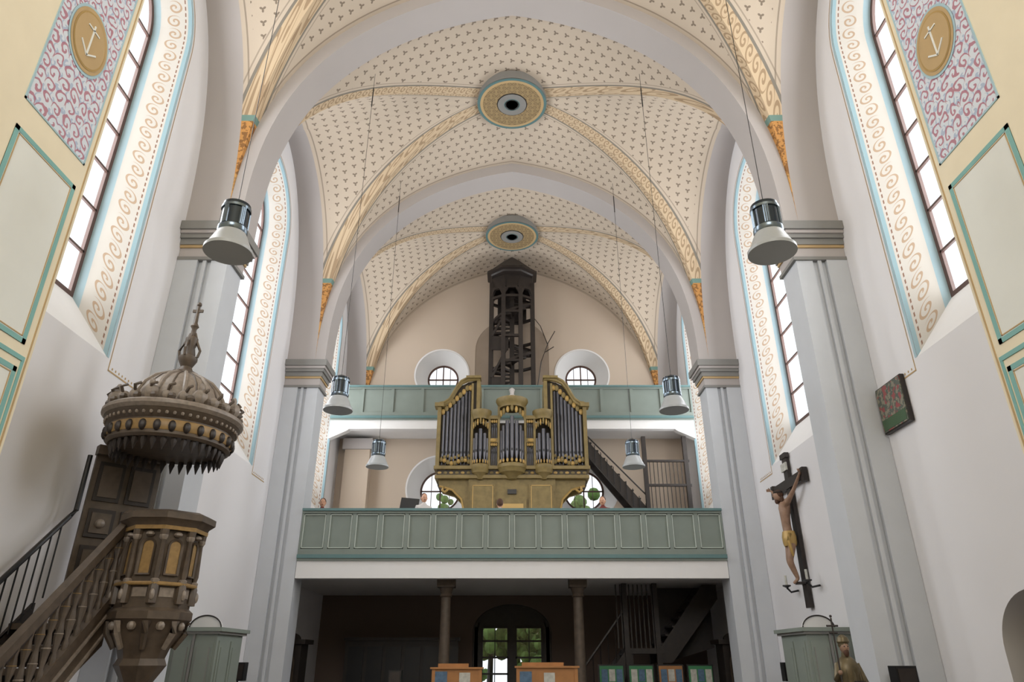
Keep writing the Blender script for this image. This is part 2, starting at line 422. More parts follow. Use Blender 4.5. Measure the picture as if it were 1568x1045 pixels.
# ---- door
M=MB()
D=contour(0,1.15,0,2.35,rise=.78)
M.loft([(x,22.0,z) for x,z in D],[(x,22.35,z) for x,z in D],DWOOD,False)
Di=contour(0,1.0,0,2.4,rise=.62)
M.loft([(x,22.1,z) for x,z in D],[(x,22.1,z) for x,z in Di],DWOOD,False)
M.prism([(x,z) for x,z in contour(0,1.0,2.5,2.501,rise=.55)],'XZ',22.12,22.2,DWOOD)
M.box(-1,1,22.1,22.22,2.5,2.62,DWOOD)
for sg in (-1,1):
    M.box(sg*.0,sg*.14,22.1,22.2,0,2.5,DWOOD); M.box(sg*.85,sg*1.1,22.1,22.2,0,2.5,DWOOD); M.box(sg*.1,sg*.87,22.1,22.2,0,.7,DWOOD)
    for zz in (1.25,1.68,2.12,2.49): M.box(sg*.1,sg*.87,22.1,22.2,zz-.025,zz+.025,DWOOD)
    M.box(sg*.5-.012,sg*.5+.012,22.12,22.18,.7,2.5,DWOOD)
    M.add([(sg*.1,22.15,.7),(sg*.87,22.15,.7),(sg*.87,22.15,2.5),(sg*.1,22.15,2.5)],[(0,1,2,3)],GLASS)
M.obj('door_1',recalc=False)
# garden
M=MB(); M.box(-16,16,22.7,60,-.15,-.05,GRASS); M.box(-1.6,.3,22.7,60,-.05,-.03,ROAD); M.obj('lawn_ground')
def tree(name,x,y,h,r,lo=.25,cnt=60):
    e=MB(); e.tube([(x,y,-.05),(x+.1,y,h*.6)],.14,DWOOD,8,.08)
    for k in range(cnt):
        a=random.uniform(0,2*pi); q=r*math.sqrt(random.random()); zz=random.uniform(h*lo,h)
        e.ball((x+q*math.cos(a),y+q*math.sin(a),zz),random.uniform(.12,.34),LEAFM,7,5)
    e.obj(name)
tree('garden_tree',-.9,30,4.4,1.6,.4,140); tree('garden_tree.001',1.7,29,3.6,1.7,.02,220); tree('garden_tree.002',-4.6,31,8.2,2.2,.2,200); tree('garden_tree.003',4.4,31,8.4,2.2,.2,200)
tree('garden_tree.004',-3.0,40,8.5,3.0,.1,120); tree('garden_tree.005',3.6,37,7,2.9,.05,200)
# ---- chancel
for sg,nm in ((-1,'chancel_left'),(1,'chancel_right')):
    M=MB(); M.box(sg*4.2,sg*5.64,-8,5.55,0,ZT,CREAM); M.obj('wall_'+nm)
    M=MB(); X=sg*4.2; s=-sg
    def pl(y0,y1,z0,z1,d,m): M.box(X,X+s*d,y0,y1,z0,z1,m)
    def frame(y0,y1,z0,z1,w,m,d=.008):
        pl(y0,y1,z0,z0+w,d,m); pl(y0,y1,z1-w,z1,d,m); pl(y0,y0+w,z0,z1,d,m); pl(y1-w,y1,z0,z1,d,m)
    for y0,y1 in ((4.55,5.42),(2.6,3.5)):
        pl(y0,y1,6.03,8.33,.004,ORN); frame(y0-.02,y1+.02,6.01,8.35,.02,BLUE)
        for z0,z1 in ((4.07,5.74),(1.0,3.86)):
            pl(y0,y1,z0,z1,.004,PANW); frame(y0,y1,z0,z1,.045,TEAL); frame(y0+.055,y1-.055,z0+.055,z1-.055,.01,OCH)
        yc=(y0+y1)/2; n=40
        for r,m,d in ((.31,BLUE,.01),(.285,OCH,.014),(.25,GILT,.018),(.235,OCH,.02)):
            M.add([(X+s*d,yc+r*math.cos(2*pi*k/n),7.18+r*1.25*math.sin(2*pi*k/n)) for k in range(n)],[tuple(range(n))],m)
        for a,b in (((yc,7.0),(yc,7.38)),((yc-.09,7.32),(yc+.09,7.32)),((yc,7.0),(yc+.12,7.1)),((yc,7.0),(yc-.12,7.1))):
            M.tube([(X+s*.02,*a),(X+s*.02,*b)],.012,PANW,4)
    pl(5.445,5.475,1.0,3.95,.008,TEAL); pl(5.5,5.515,1.0,14.5,.006,OCH); pl(1.9,5.475,3.93,3.97,.009,TEAL)
    M.obj('jamb_painting')
M=MB(); M.box(-5.7,5.7,-8.3,-8.0,0,ZT,CREAM); M.obj('wall_chancel_end')
M=MB(); M.box(-4.19,4.19,-8.0,3.88,13.6,13.8,CREAM); M.obj('ceiling_chancel')
def area(name,loc,size,sy,e,d,col=(1,1,1)):
    L=bpy.data.lights.new(name,'AREA'); L.shape='RECTANGLE'; L.size=size; L.size_y=sy; L.energy=e; L.color=col
    o=bpy.data.objects.new(name,L); o.location=loc; o.rotation_euler=Vector(d).to_track_quat('-Z','Z').to_euler(); sc.collection.objects.link(o)
area('chancel_fill',(0,-7.8,9.3),6,6,1050,(0,1,-.12),(.98,.985,1))  # added fill lamp behind the camera; the end wall has no window openings
# ---- galleries
def gallery(name,yf,xh,zb,zt,slab0,slab1,step,lite=True):
    M=MB()
    M.box(-WX+.01,WX-.01,max(yf+.12,16.72 if xh<5 else 0),21.99,slab0+.12,slab1,WHITEP)
    M.box(-xh,xh,yf+.03,yf+.25,slab0,slab1,WHITEP)
    if xh<5: M.box(-4.79,4.79,yf+.12,16.73,slab0+.12,slab1,WHITEP)
    M.box(-xh,xh,yf+.05,yf+.13,zb,zt,GREEN)
    M.box(-xh,xh,yf,yf+.18,zt-.09,zt,GREEN); M.box(-xh,xh,yf-.04,yf+.22,zt-.035,zt+.02,TEALD)
    M.box(-xh,xh,yf+.0,yf+.16,zb,zb+.13,GREEN); M.box(-xh,xh,yf-.04,yf+.2,zb-.07,zb+.01,TEALD); M.box(-xh,xh,yf-.01,yf+.2,zb-.12,zb-.06,GREEN)
    n=round(2*xh/step); st=2*xh/n
    for i in range(n+1):
        x=-xh+i*st; M.box(max(-xh,x-.045),min(xh,x+.045),yf+.015,yf+.1,zb,zt-.05,GREEN)
        if lite and i<n:
            a,b,c,d=x+.05,x+st-.05,zb+.15,zt-.11; w=.016
            M.box(a,b,yf+.01,yf+.06,c,c+w,GREENL);M.box(a,b,yf+.01,yf+.06,d-w,d,GREENL)
            M.box(a,a+w,yf+.01,yf+.06,c,d,GREENL);M.box(b-w,b,yf+.01,yf+.06,c,d,GREENL)
    return M
M=gallery('g',16.02,4.79,3.74,4.75,3.25,3.62,.614)
M.obj('choir_gallery')
M=gallery('g',20.5,WX-.01,8.5,9.5,8.1,8.42,.95,False)
for sg in (-1,1): M.prism([(sg*5.64,7.8),(sg*5.64,8.2),(sg*4.9,8.2),(sg*5.1,8.05)],'XZ',20.55,20.8,WHITEP)
M.obj('upper_gallery')
M=MB(); M.box(-5.35,-4.55,21.6,21.99,3.63,7.9,TAN); M.box(-5.42,-4.48,21.53,21.99,7.75,8.1,GREY); M.obj('chimney_breast')
for sg in (-1,1):
    M=MB(); M.lathe([(.2,0),(.2,.15),(.15,.2),(.125,.3),(.12,1.5),(.11,2.9),(.14,2.93),(.12,2.98),(.17,3.12)],(sg*1.5,16.75,0),MWOOD,20)
    M.box(sg*1.5-.2,sg*1.5+.2,16.55,16.95,3.12,3.36,MWOOD); M.obj('gallery_column')
# ---- organ
def organ():
    y=18.3; M=MB()
    M.box(-1.16,1.16,y+.12,y+1.5,3.63,6.05,OCASE)
    for x0,x1 in ((-1.1,-.45),(.45,1.1)):
        for z0,z1 in ((3.8,4.7),(4.85,5.9)):
            M.box(x0,x1,y+.07,y+.13,z0,z1,OCASE); M.box(x0+.07,x1-.07,y+.05,y+.08,z0+.07,z1-.07,OCASE)
            for a,b,c,d in ((x0+.05,x1-.05,z0+.05,z0+.07),(x0+.05,x1-.05,z1-.07,z1-.05)): M.box(a,b,y+.04,y+.09,c,d,GILT)
            for a in (x0+.05,x1-.07): M.box(a,a+.02,y+.04,y+.09,z0+.05,z1-.05,GILT)
    M.box(-.38,.38,y+.04,y+.13,4.3,5.5,OCASE); M.box(-.3,.3,y+.02,y+.06,5.0,5.35,GILT); M.box(-.33,.33,y-.18,y+.1,4.55,4.65,WHITEP)
    M.box(-.12,.12,y+.06,y+.13,5.62,5.74,BLK)
    for sg in (-1,1):
        c=[(sg*1.16,6.05),(sg*2.0,6.05),(sg*1.95,5.85),(sg*1.6,5.75),(sg*1.35,5.5),(sg*1.25,5.1),(sg*1.16,5.0)]
        M.prism(c,'XZ',y+.2,y+.35,OCASE); M.prism(c,'XZ',y+1.0,y+1.15,OCASE)
        M.tube([(a,y+.18,b) for a,b in c[2:]],.03,GILT,6)
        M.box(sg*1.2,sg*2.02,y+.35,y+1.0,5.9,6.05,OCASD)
        M.tube([(sg*1.7,y+.1,5.75),(sg*1.78,y+.05,5.66),(sg*1.86,y+.1,5.72),(sg*1.83,y+.12,5.82)],.035,GILT,6)
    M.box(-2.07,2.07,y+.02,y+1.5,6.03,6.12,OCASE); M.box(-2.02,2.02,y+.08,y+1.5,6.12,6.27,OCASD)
    for k in range(26): M.ball((-1.95+k*.156,y+.08,6.19),(.055,.02,.04),OCASE if k%2 else GILT,6,4)
    M.box(-2.1,2.1,y-.02,y+1.52,6.27,6.36,OCASE)
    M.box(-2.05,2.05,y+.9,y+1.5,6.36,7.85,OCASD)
    def tower(cx,r,zt,np_,pr):
        M.lathe([(.02,-.28),(r*.35,-.26),(r*.55,-.16),(r*.95,-.1),(r*1.02,-.02),(r*1.12,.02),(r*1.12,.1),(r,.13)],(cx,y+.1,6.27),OCASE,20)
        M.lathe([(r*.98,0),(r*1.0,.05),(r*1.12,.1),(r*1.25,.19),(r*1.25,.25),(r*.9,.27)],(cx,y+.1,zt-.25),OCASE,20)
        M.lathe([(r*.6,0),(r*.55,.05),(r*.2,.09)],(cx,y+.1,zt),OCASE,16)
        for k in range(np_):
            a=pi+pi*(k+.5)/np_; x=cx+r*.8*math.cos(a); yy=y+.12+r*.8*math.sin(a)
            hh=zt-.55-.12*abs(k-(np_-1)/2)
            pipe(x,yy,6.42,hh,pr)
        for sx in (-1,1): M.box(cx+sx*r*1.02-.03,cx+sx*r*1.02+.03,y+.02,y+.2,6.36,zt-.2,OCASE)
        for k in range(9):
            a=pi+pi*(k+.5)/9; q=abs(k-4)
            M.ball((cx+r*.95*math.cos(a),y+.1+r*.95*math.sin(a),zt-.33-.035*q),(r*.13,.04,.1),GILT if k%2 else OCASE,6,4)
            M.ball((cx+r*.98*math.cos(a),y+.1+r*.98*math.sin(a),6.46),(r*.1,.03,.06),GILT,6,4)
    def pipe(x,yy,z0,z1,r):
        foot=.28
        M.lathe([(r*.25,0),(r,foot),(r,foot+.02),(r*.98,z1-z0)],(x,yy,z0),PIPE,10)
        M.box(x-r*.45,x+r*.45,yy-r*1.06,yy-r*.8,z0+foot+.03,z0+foot+.09,BLK)
    tower(0,.36,8.25,7,.055)
    M.lathe([(.1,0),(.12,.05),(.05,.1),(.07,.2),(.09,.24),(.02,.3)],(0,y+.1,8.33),CLOTHW,12)
    for sg in (-1,1):
        tower(sg*.86,.235,7.92,5,.05)
        M.box(sg*.4,sg*.64,y+.1,y+.2,6.36,7.7,OCASD)
        M.box(sg*.38,sg*.64,y+.04,y+.16,7.02,7.14,OCASE); M.box(sg*.38,sg*.66,y+.0,y+.2,7.68,7.78,OCASE); M.ball((sg*.52,y+.05,7.08),(.12,.04,.06),GILT,8,5)
        for k in range(4):
            x=sg*(.43+.058*k); pipe(x,y+.08,6.4,6.9-.03*k,.022); pipe(x,y+.08,7.14,7.58-.03*k,.022)
            M.ball((x,y+.04,7.62),(.03,.02,.05),GILT,6,4); M.ball((x,y+.04,6.96),(.03,.02,.05),GILT,6,4)
        P=[(1.1,6.36),(2.03,6.36),(2.03,8.08),(1.9,8.1),(1.76,8.2),(1.66,8.38),(1.56,8.58),(1.44,8.74),(1.25,8.84),(1.02,8.88),(.92,8.88),(.92,8.1),(1.1,8.0)]
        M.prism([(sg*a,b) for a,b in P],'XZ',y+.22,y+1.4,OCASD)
        crown=P[2:11]
        M.tube([(sg*a,y+.1,b+.03) for a,b in crown],.06,OCASE,6)
        M.tube([(sg*a,y+.05,b+.09) for a,b in crown],.035,OCASE,6)
        M.box(sg*2.15,sg*1.9,y-.05,y+.3,8.04,8.15,OCASE); M.box(sg*1.97,sg*2.07,y+.02,y+1.4,6.36,8.1,OCASE)
        M.box(sg*1.08,sg*1.14,y+.04,y+.25,6.36,8.75,OCASE); M.box(sg*1.3,sg*.88,y-.02,y+.3,8.9,8.97,OCASE)
        M.box(sg*.9,sg*1.0,y+.1,y+1.2,7.9,8.9,OCASE)
        top=lambda x:8.72-.1*(x-1.15) if x<1.3 else (8.66-(x-1.3)*1.05)
        for k in range(8):
            x=1.19+k*.103; pipe(sg*x,y+.16,6.42,top(x)-.18,.046)
        for k in range(9):
            x=1.17+k*.095; M.ball((sg*x,y+.1,6.5+.05*math.sin(k)),(.055,.03,.07),GILT if k%2 else OCASE,6,4)
            M.ball((sg*x,y+.1,top(x)-.08),(.06,.03,.09),OCASE if k%2 else GILT,6,4)
            M.ball((sg*x,y+.09,6.62+.04*math.cos(2*k)),(.04,.02,.05),OCASE,6,4)
    return M.obj('pipe_organ')
organ()
# ---- bell stair tower on upper gallery
M=MB(); cx,cy=0,21.22; rx,ry=.76,.5; hexa=[pi/8+k*pi/4 for k in range(8)]
z0=8.43
for a in hexa: 
    x,yy=cx+rx*math.cos(a),cy+ry*math.sin(a); M.box(x-.07,x+.07,yy-.06,yy+.06,z0,13.5,DWOOD)
M.box(-.08,.08,cy-.08,cy+.08,z0,13.7,DWOOD)
for zz in (9.6,10.5,11.4,12.3,12.9):
    for k in range(8):
        if zz<12.5 and k in (4,6): continue
        a,b=hexa[k],hexa[(k+1)%8]
        M.tube([(cx+rx*math.cos(a),cy+ry*math.sin(a),zz),(cx+rx*math.cos(b),cy+ry*math.sin(b),zz)],.06,DWOOD,4)
for k in range(8):
    a,b=hexa[k],hexa[(k+1)%8]
    A=Vector((cx+rx*math.cos(a),cy+ry*math.sin(a),0)); B=Vector((cx+rx*math.cos(b),cy+ry*math.sin(b),0))
    M.tube([A+Vector((0,0,13.0)),A.lerp(B,.25)+Vector((0,0,13.25)),A.lerp(B,.75)+Vector((0,0,13.25)),B+Vector((0,0,13.0))],.07,DWOOD,4)
    q=[A+Vector((0,0,13.28)),B+Vector((0,0,13.28)),B+Vector((0,0,13.8)),A+Vector((0,0,13.8))]; M.add([tuple(v) for v in q],[(0,1,2,3)],DWOOD)
M.lathe([(.95,0),(1.0,.05),(1.16,.08),(1.16,.16),(1.0,.24),(.35,.72),(.02,.92)],(cx,cy-.1,13.72),DWOOD,8,pi/8,.8,.7)
for k in range(36):
    a=-.6+k*.42; z=8.9+k*.122; w=.2
    P=[(cx+.05*math.cos(a),cy+.05*math.sin(a)),(cx+.68*math.cos(a-w),cy+.46*math.sin(a-w)),(cx+.68*math.cos(a+w),cy+.46*math.sin(a+w))]
    M.prism(P,'XY',z,z+.07,DWOOD)
M.tube([(cx+.67*math.cos(-.6+k*.21),cy+.45*math.sin(-.6+k*.21),9.0+k*.061) for k in range(72)],.07,DWOOD,5)
M.box(-.66,-.3,cy-.45,cy-.41,z0,9.9,DWOOD)
for a,b in ((9.9,10.9),(11.4,12.3)): M.tube([(-.66,cy-.42,a),(-.2,cy-.42,b)],.05,DWOOD,4)
M.box(-.66,-.12,cy-.4,cy-.36,10.9,11.4,DWOOD); M.box(-.5,.5,cy+.3,cy+.34,12.3,13.3,DWOOD)
M.obj('spiral_stair_tower')
M=MB(); M.tube([(.85,21.9,9.9),(1.0,21.8,10.9),(1.25,21.8,11.6),(1.5,21.9,12.1)],.014,BLK,5); M.tube([(1.25,21.9,11.55),(1.0,21.9,12.3),(.8,21.93,12.6)],.012,BLK,5)
M.tube([(1.15,21.9,11.3),(1.45,21.9,11.5)],.014,BLK,5); M.obj('bell_rope_bracket')
# ---- gallery stair (right)
M=MB()
for yy in (20.75,21.5): M.prism([(1.7,8.08),(2.1,8.08),(4.25,5.45),(4.25,5.2),(4.0,5.2)],'XZ',yy,yy+.06,DWOOD)
for k in range(11):
    x=2.0+k*.2; M.box(x,x+.26,20.78,21.52,7.95-k*.245,7.99-k*.245,DWOOD)
M.box(3.95,5.4,20.6,21.9,5.2,5.36,DWOOD)
for x in (4.05,5.3):
    M.box(x-.06,x+.06,20.65,20.77,3.63,7.9,DWOOD)
M.box(4.0,5.4,20.66,20.74,6.35,6.42,DWOOD); M.box(4.0,5.4,20.66,20.74,7.1,7.16,DWOOD)
for k in range(10): M.box(4.17+k*.12,4.19+k*.12,20.68,20.7,5.36,7.1,DWOOD)
for k in range(12): 
    x=2.0+k*.18; zz=8.05-k*.223; M.tube([(x,20.72,zz+.25-.25*(k==0)),(x,20.72,zz-.3)],.012,BLK,5)
M.tube([(2.2,20.7,8.05),(4.1,20.7,6.0)],.025,DWOOD,6)
for k in range(9): M.box(3.8-k*.2,4.06-k*.2,20.8,21.5,5.1-k*.18,5.14-k*.18,DWOOD)
M.obj('gallery_staircase')
# ---- lower wooden staircase right (two straight flights)
M=MB(); M.T=Matrix.Translation((-.42,0,0))
for yy in (18.4,19.3): 
    M.prism([(1.9,.0),(2.2,.0),(3.35,1.5),(3.35,1.85),(3.2,1.85),(1.9,.3)],'XZ',yy,yy+.06,DWOOD)
    M.prism([(4.0,1.85),(4.0,1.55),(4.3,1.55),(5.55,3.0),(5.55,3.34),(5.2,3.34)],'XZ',yy,yy+.06,DWOOD)
for k in range(8): M.box(1.95+k*.17,2.2+k*.17,18.42,19.34,.25+k*.21,.29+k*.21,DWOOD)
for k in range(7): M.box(4.0+k*.18,4.24+k*.18,18.42,19.34,1.95+k*.2,1.99+k*.2,DWOOD)
M.box(3.2,4.1,18.35,19.4,1.75,1.87,DWOOD)
for x in (3.22,3.98): M.box(x-.06,x+.06,18.33,18.45,0,3.36,DWOOD); M.box(x-.06,x+.06,19.28,19.4,0,1.8,DWOOD)
for k in range(9): M.box(3.0+k*.11,3.03+k*.11,18.36,18.39,1.87,3.34,DWOOD)
M.prism([(4.0,1.9),(4.3,1.55),(5.6,1.9),(5.6,3.34),(4.2,3.34)],'XZ',19.36,19.4,DWOOD)
M.tube([(1.95,18.4,1.2),(3.2,18.4,2.75)],.03,DWOOD,5)
for k in range(7): x=2.0+k*.19; M.tube([(x,18.42,.3+k*.235),(x,18.42,1.25+k*.235)],.015,DWOOD,5)
M.obj('wooden_staircase')
M=MB(); M.box(-4.6,-1.5,20.9,21.0,0,2.1,DWOOD)
for k in range(6): M.box(-4.5+k*.52,-4.08+k*.52,20.86,20.9,.3,1.95,BLK)
M.box(-4.65,-1.45,20.85,21.05,2.1,2.18,DWOOD); M.obj('wooden_partition')
# ---- hanging lamps
for (x,y) in ((-2.9,6.04),(-2.9,10.95),(-2.9,14.66),(2.66,6.04),(2.7,10.95),(2.62,14.66)):
    M=MB(); z=5.38
    M.lathe([(.242,0),(.242,.035),(.22,.06),(.19,.13),(.16,.2),(.145,.23),(.13,.22),(.15,.19),(.18,.12),(.205,.06),(.225,.02)],(x,y,z),LAMPW,40)
    M.lathe([(.06,.1),(.08,.16),(.05,.24)],(x,y,z),WHITEP,16)
    M.lathe([(.13,.22),(.15,.25),(.15,.29),(.135,.3)],(x,y,z),CHROME,32); M.lathe([(.135,.295),(.135,.52)],(x,y,z),LAMPD,32)
    M.lathe([(.15,.51),(.15,.54)],(x,y,z),CHROME,32); M.lathe([(.145,.54),(.14,.58),(.11,.6),(.03,.64)],(x,y,z),LAMPD,32)
    for k in range(5):
        for j in range(3):
            a=k*2*pi/5+j*.13+.5; M.lathe([(.012,.3),(.012,.51)],(x+.138*math.cos(a),y+.138*math.sin(a),z),CHROME,6)
    M.tube([(x,y,z+.6),(x,y,12.9)],.0045,BLK,5); M.tube([(x,y,12.0),(x,y,12.5)],.012,BLK,5)
    M.obj('pendant_lamp')
# ---- pulpit
cx,cy=-4.33,8.5; M=MB(); S=.9
def PR(l): return [(r*S,z) for r,z in l]
M.lathe(PR([(.62,4.02),(.76,4.0),(.8,4.03),(.8,4.22),(.84,4.25),(.88,4.33),(.91,4.36),(.91,4.42),(.85,4.45),(.6,4.46)]),(cx,cy,0),MWOOD,48)
M.lathe(PR([(.805,4.07),(.812,4.08),(.812,4.19),(.805,4.2)]),(cx,cy,0),GWOOD,48)
for k in range(28):
    a=2*pi*k/28; M.ball((cx+.81*S*math.cos(a),cy+.81*S*math.sin(a),4.12),(.045,.045,.07),DWOOD,8,6)
M.lathe(PR([(.885,4.33),(.925,4.37),(.925,4.41),(.9,4.43)]),(cx,cy,0),SILV,48)
for k in range(56):
    a=2*pi*k/56; M.ball((cx+.85*S*math.cos(a),cy+.85*S*math.sin(a),4.27),(.022,.022,.025),SILV,6,4)
for k in range(24):
    a=2*pi*k/24; rr=.8*S; s=.07+.03*(k%3==0)
    M.ball((cx+rr*math.cos(a),cy+rr*math.sin(a),4.5+.02*(k%3==0)),(s,s,s*1.1),SILV,7,5)
    M.ball((cx+(rr+.05)*math.cos(a+.1),cy+(rr+.05)*math.sin(a+.1),4.47),(.05,.05,.05),MWOOD,6,4)
    M.tube([(cx+rr*math.cos(a),cy+rr*math.sin(a),4.5),(cx+(rr+.08)*math.cos(a+.05),cy+(rr+.08)*math.sin(a+.05),4.6),(cx+(rr+.03)*math.cos(a+.1),cy+(rr+.03)*math.sin(a+.1),4.64)],.02,MWOOD,5)
    if k%3==0: M.ball((cx+rr*math.cos(a),cy+rr*math.sin(a),4.64),(.04,.04,.07),SILV,6,5)
for k in range(36):
    a=2*pi*k/36; M.lathe([(.005,-.17),(.02,-.12),(.04,-.06),(.035,0)],(cx+.7*S*math.cos(a),cy+.7*S*math.sin(a),4.02),DWOOD,6)
prof=PR([(.66,4.45),(.66,4.52),(.63,4.64),(.56,4.77),(.42,4.9),(.22,5.0),(.1,5.03)])
M.lathe(prof,(cx,cy,0),SILV,32)
for k in range(12):
    a=2*pi*k/12; M.tube([(cx+(r+.01)*math.cos(a),cy+(r+.01)*math.sin(a),z) for r,z in prof],.026,SILV,6)
    a+=pi/12; M.tube([(cx+r*math.cos(a),cy+r*math.sin(a),z) for r,z in prof],.013,MWOOD,5)
M.lathe([(.17,5.0),(.17,5.05),(.1,5.08),(.07,5.14),(.1,5.2),(.12,5.24),(.12,5.28),(.06,5.32),(.05,5.4),(.08,5.48),(.08,5.56),(.035,5.6),(.03,5.7),(.055,5.74),(.025,5.8),(.018,6.1)],(cx,cy,0),MWOOD,12)
for k in range(4):
    a=k*pi/2; M.tube([(cx+.12*math.cos(a),cy+.12*math.sin(a),5.28),(cx+.14*math.cos(a),cy+.14*math.sin(a),5.38),(cx+.08*math.cos(a),cy+.08*math.sin(a),5.5),(cx+.03*math.cos(a),cy+.03*math.sin(a),5.64)],.018,MWOOD,5)
M.box(cx-.07,cx+.07,cy-.012,cy+.012,5.96,6.0,MWOOD); M.ball((cx,cy,6.08),.035,MWOOD,8,6)
bx,by=-4.16,8.55; o8=pi/8; F=.8
def PF(l): return [(r*F,z) for r,z in l]
M.lathe(PF([(.14,0),(.34,.02),(.34,.12),(.16,.2),(.15,1.1),(.24,1.25),(.18,1.35),(.26,1.45),(.34,1.55),(.3,1.62),(.34,1.72),(.46,1.86),(.5,1.98),(.56,2.02),(.56,2.1),(.5,2.14),(.5,2.2)]),(bx,by,0),MWOOD,8,o8)
M.lathe(PF([(.48,2.18),(.48,3.02)]),(bx,by,0),MWOOD,8,o8)
M.lathe(PF([(.54,2.98),(.56,3.0),(.58,3.05),(.66,3.1),(.66,3.17),(.58,3.2)]),(bx,by,0),MWOOD,8,o8)
M.lathe(PF([(.57,2.98),(.575,3.02),(.56,3.03)]),(bx,by,0),GWOOD,8,o8)
M.lathe(PF([(.545,2.37),(.555,2.38),(.555,2.4),(.545,2.41)]),(bx,by,0),GWOOD,8,o8)
for k in range(8):
    a=o8+k*pi/4; x,yy=bx+.5*F*math.cos(a),by+.5*F*math.sin(a)
    M.lathe([(.055,2.18),(.055,2.36),(.035,2.4),(.03,2.45),(.042,2.5),(.028,2.85),(.048,2.9),(.055,2.98)],(x,yy,0),MWOOD,8)
    M.lathe([(.045,0),(.05,.03),(.02,.05)],(x,yy,2.4),SILV,8); M.lathe([(.03,0),(.05,.03),(.05,.06)],(x,yy,2.86),SILV,8)
    M.ball((x+.05*math.cos(a),yy+.05*math.sin(a),2.27),(.03,.03,.06),SILV,8,6)
    M.tube([(x,yy,2.0),(x,yy,1.88),(bx+.38*F*math.cos(a),by+.38*F*math.sin(a),1.72)],.05,SILV if k%2 else MWOOD,6,.03)
    am=a+pi/8; ap=.48*F*math.cos(pi/8)
    ux,uy=-math.sin(am),math.cos(am); ox,oy=math.cos(am),math.sin(am)
    def PT(s,z,d): return (bx+ox*(ap+d)+ux*s,by+oy*(ap+d)+uy*s,z)
    cc=contour(0,.06,2.5,2.8,8)
    M.add([PT(s,z,.012) for s,z in cc],[tuple(range(len(cc)))],GWOOD)
    co=contour(0,.085,2.48,2.8,8); M.loft([PT(s,z,.02) for s,z in cc],[PT(s,z,.035) for s,z in co],MWOOD); M.loft([PT(s,z,.035) for s,z in co],[PT(s,z,0) for s,z in co],MWOOD)
    M.add([PT(-.08,2.25,.008),PT(.08,2.25,.008),PT(.08,2.35,.008),PT(-.08,2.35,.008)],[(0,1,2,3)],SILV)
    M.ball(PT(0,2.93,.03),(.05,.05,.03),SILV,8,5); M.ball(PT(0,1.95,.02),(.05,.05,.05),SILV,8,5)
# back board
a0=Vector((-5.42,8.82,0)); b0=Vector((-4.84,9.4,0)); d=(b0-a0).normalized(); nn=Vector((d.y,-d.x,0))
def Q(s,z,e): v=a0+d*s+nn*e; return (v.x,v.y,z)
def slab(s0,s1,z0,z1,e0,e1,m): 
    s0*=.82; s1*=.82
    vs=[Q(s0,z0,e0),Q(s1,z0,e0),Q(s1,z1,e0),Q(s0,z1,e0),Q(s0,z0,e1),Q(s1,z0,e1),Q(s1,z1,e1),Q(s0,z1,e1)]
    M.add(vs,[(0,1,2,3),(4,5,6,7),(0,1,5,4),(1,2,6,5),(2,3,7,6),(3,0,4,7)],m)
slab(0,1.0,2.0,4.15,0,.06,MWOOD)
for s0 in (.07,.53):
    for z0,z1 in ((2.15,2.9),(3.0,3.35),(3.45,3.95)): slab(s0,s0+.38,z0,z1,.06,.085,DWOOD); slab(s0+.05,s0+.33,z0+.05,z1-.05,.085,.1,MWOOD)
M.ball(Q(.21,3.17,.1),.06,SILV,8,6); M.ball(Q(.59,3.17,.1),.06,SILV,8,6)
slab(-.02,1.02,4.03,4.15,0,.14,MWOOD)
# stair
rz=lambda y:3.1-.92*(8.45-y)
for k in range(10):
    y=8.35-k*.24; M.box(-5.45,-4.6,y-.26,y,rz(y)-1.1,rz(y)-1.04,MWOOD); M.box(-5.45,-4.6,y-.02,y,rz(y)-1.25,rz(y)-1.06,DWOOD)
M.prism([(8.45,2.2),(8.45,1.75),(5.9,0),(5.9,rz(5.9)-.9)],'YZ',-4.64,-4.58,MWOOD)
M.prism([(8.45,2.2),(8.45,1.75),(5.9,0),(5.9,rz(5.9)-.9)],'YZ',-5.5,-5.45,DWOOD)
for o_ in (.02,-.2): M.tube([(-4.57,8.45,2.1+o_),(-4.57,5.9,rz(5.9)-1.0+o_)],.02,SILV,4)
M.tube([(-4.6,8.45,3.1),(-4.6,5.9,rz(5.9))],.065,MWOOD,4); M.tube([(-4.6,8.45,3.03),(-4.6,5.9,rz(5.9)-.07)],.04,DWOOD,4)
M.tube([(-4.6,8.45,2.28),(-4.6,5.9,rz(5.9)-.82)],.06,MWOOD,4)
for k in range(17):
    y=8.38-k*.15; z=rz(y)-.8
    M.lathe([(.03,0),(.035,.08),(.02,.12),(.045,.28),(.03,.38),(.02,.44),(.045,.55),(.03,.64),(.035,.75)],(-4.6,y,z),MWOOD,8)
    M.ball((-4.6,y,z+.3),(.047,.047,.025),SILV,8,4); M.ball((-4.6,y,z+.56),(.047,.047,.02),GWOOD,8,4)
M.lathe([(.06,0),(.06,1.0),(.08,1.02),(.08,1.06),(.03,1.1)],(-4.6,8.45,2.15),MWOOD,8)
M.tube([(-5.42,8.7,4.0),(-5.42,8.7,3.3),(-5.42,8.6,3.2),(-5.42,5.9,3.2-.95*2.7)],.03,BLK,8)
for k in range(19):
    y=8.5-k*.14; z=3.2-.95*(8.6-y); M.tube([(-5.42,y,z),(-5.42,y,z-.85)],.01,BLK,5)
M.obj('pulpit')
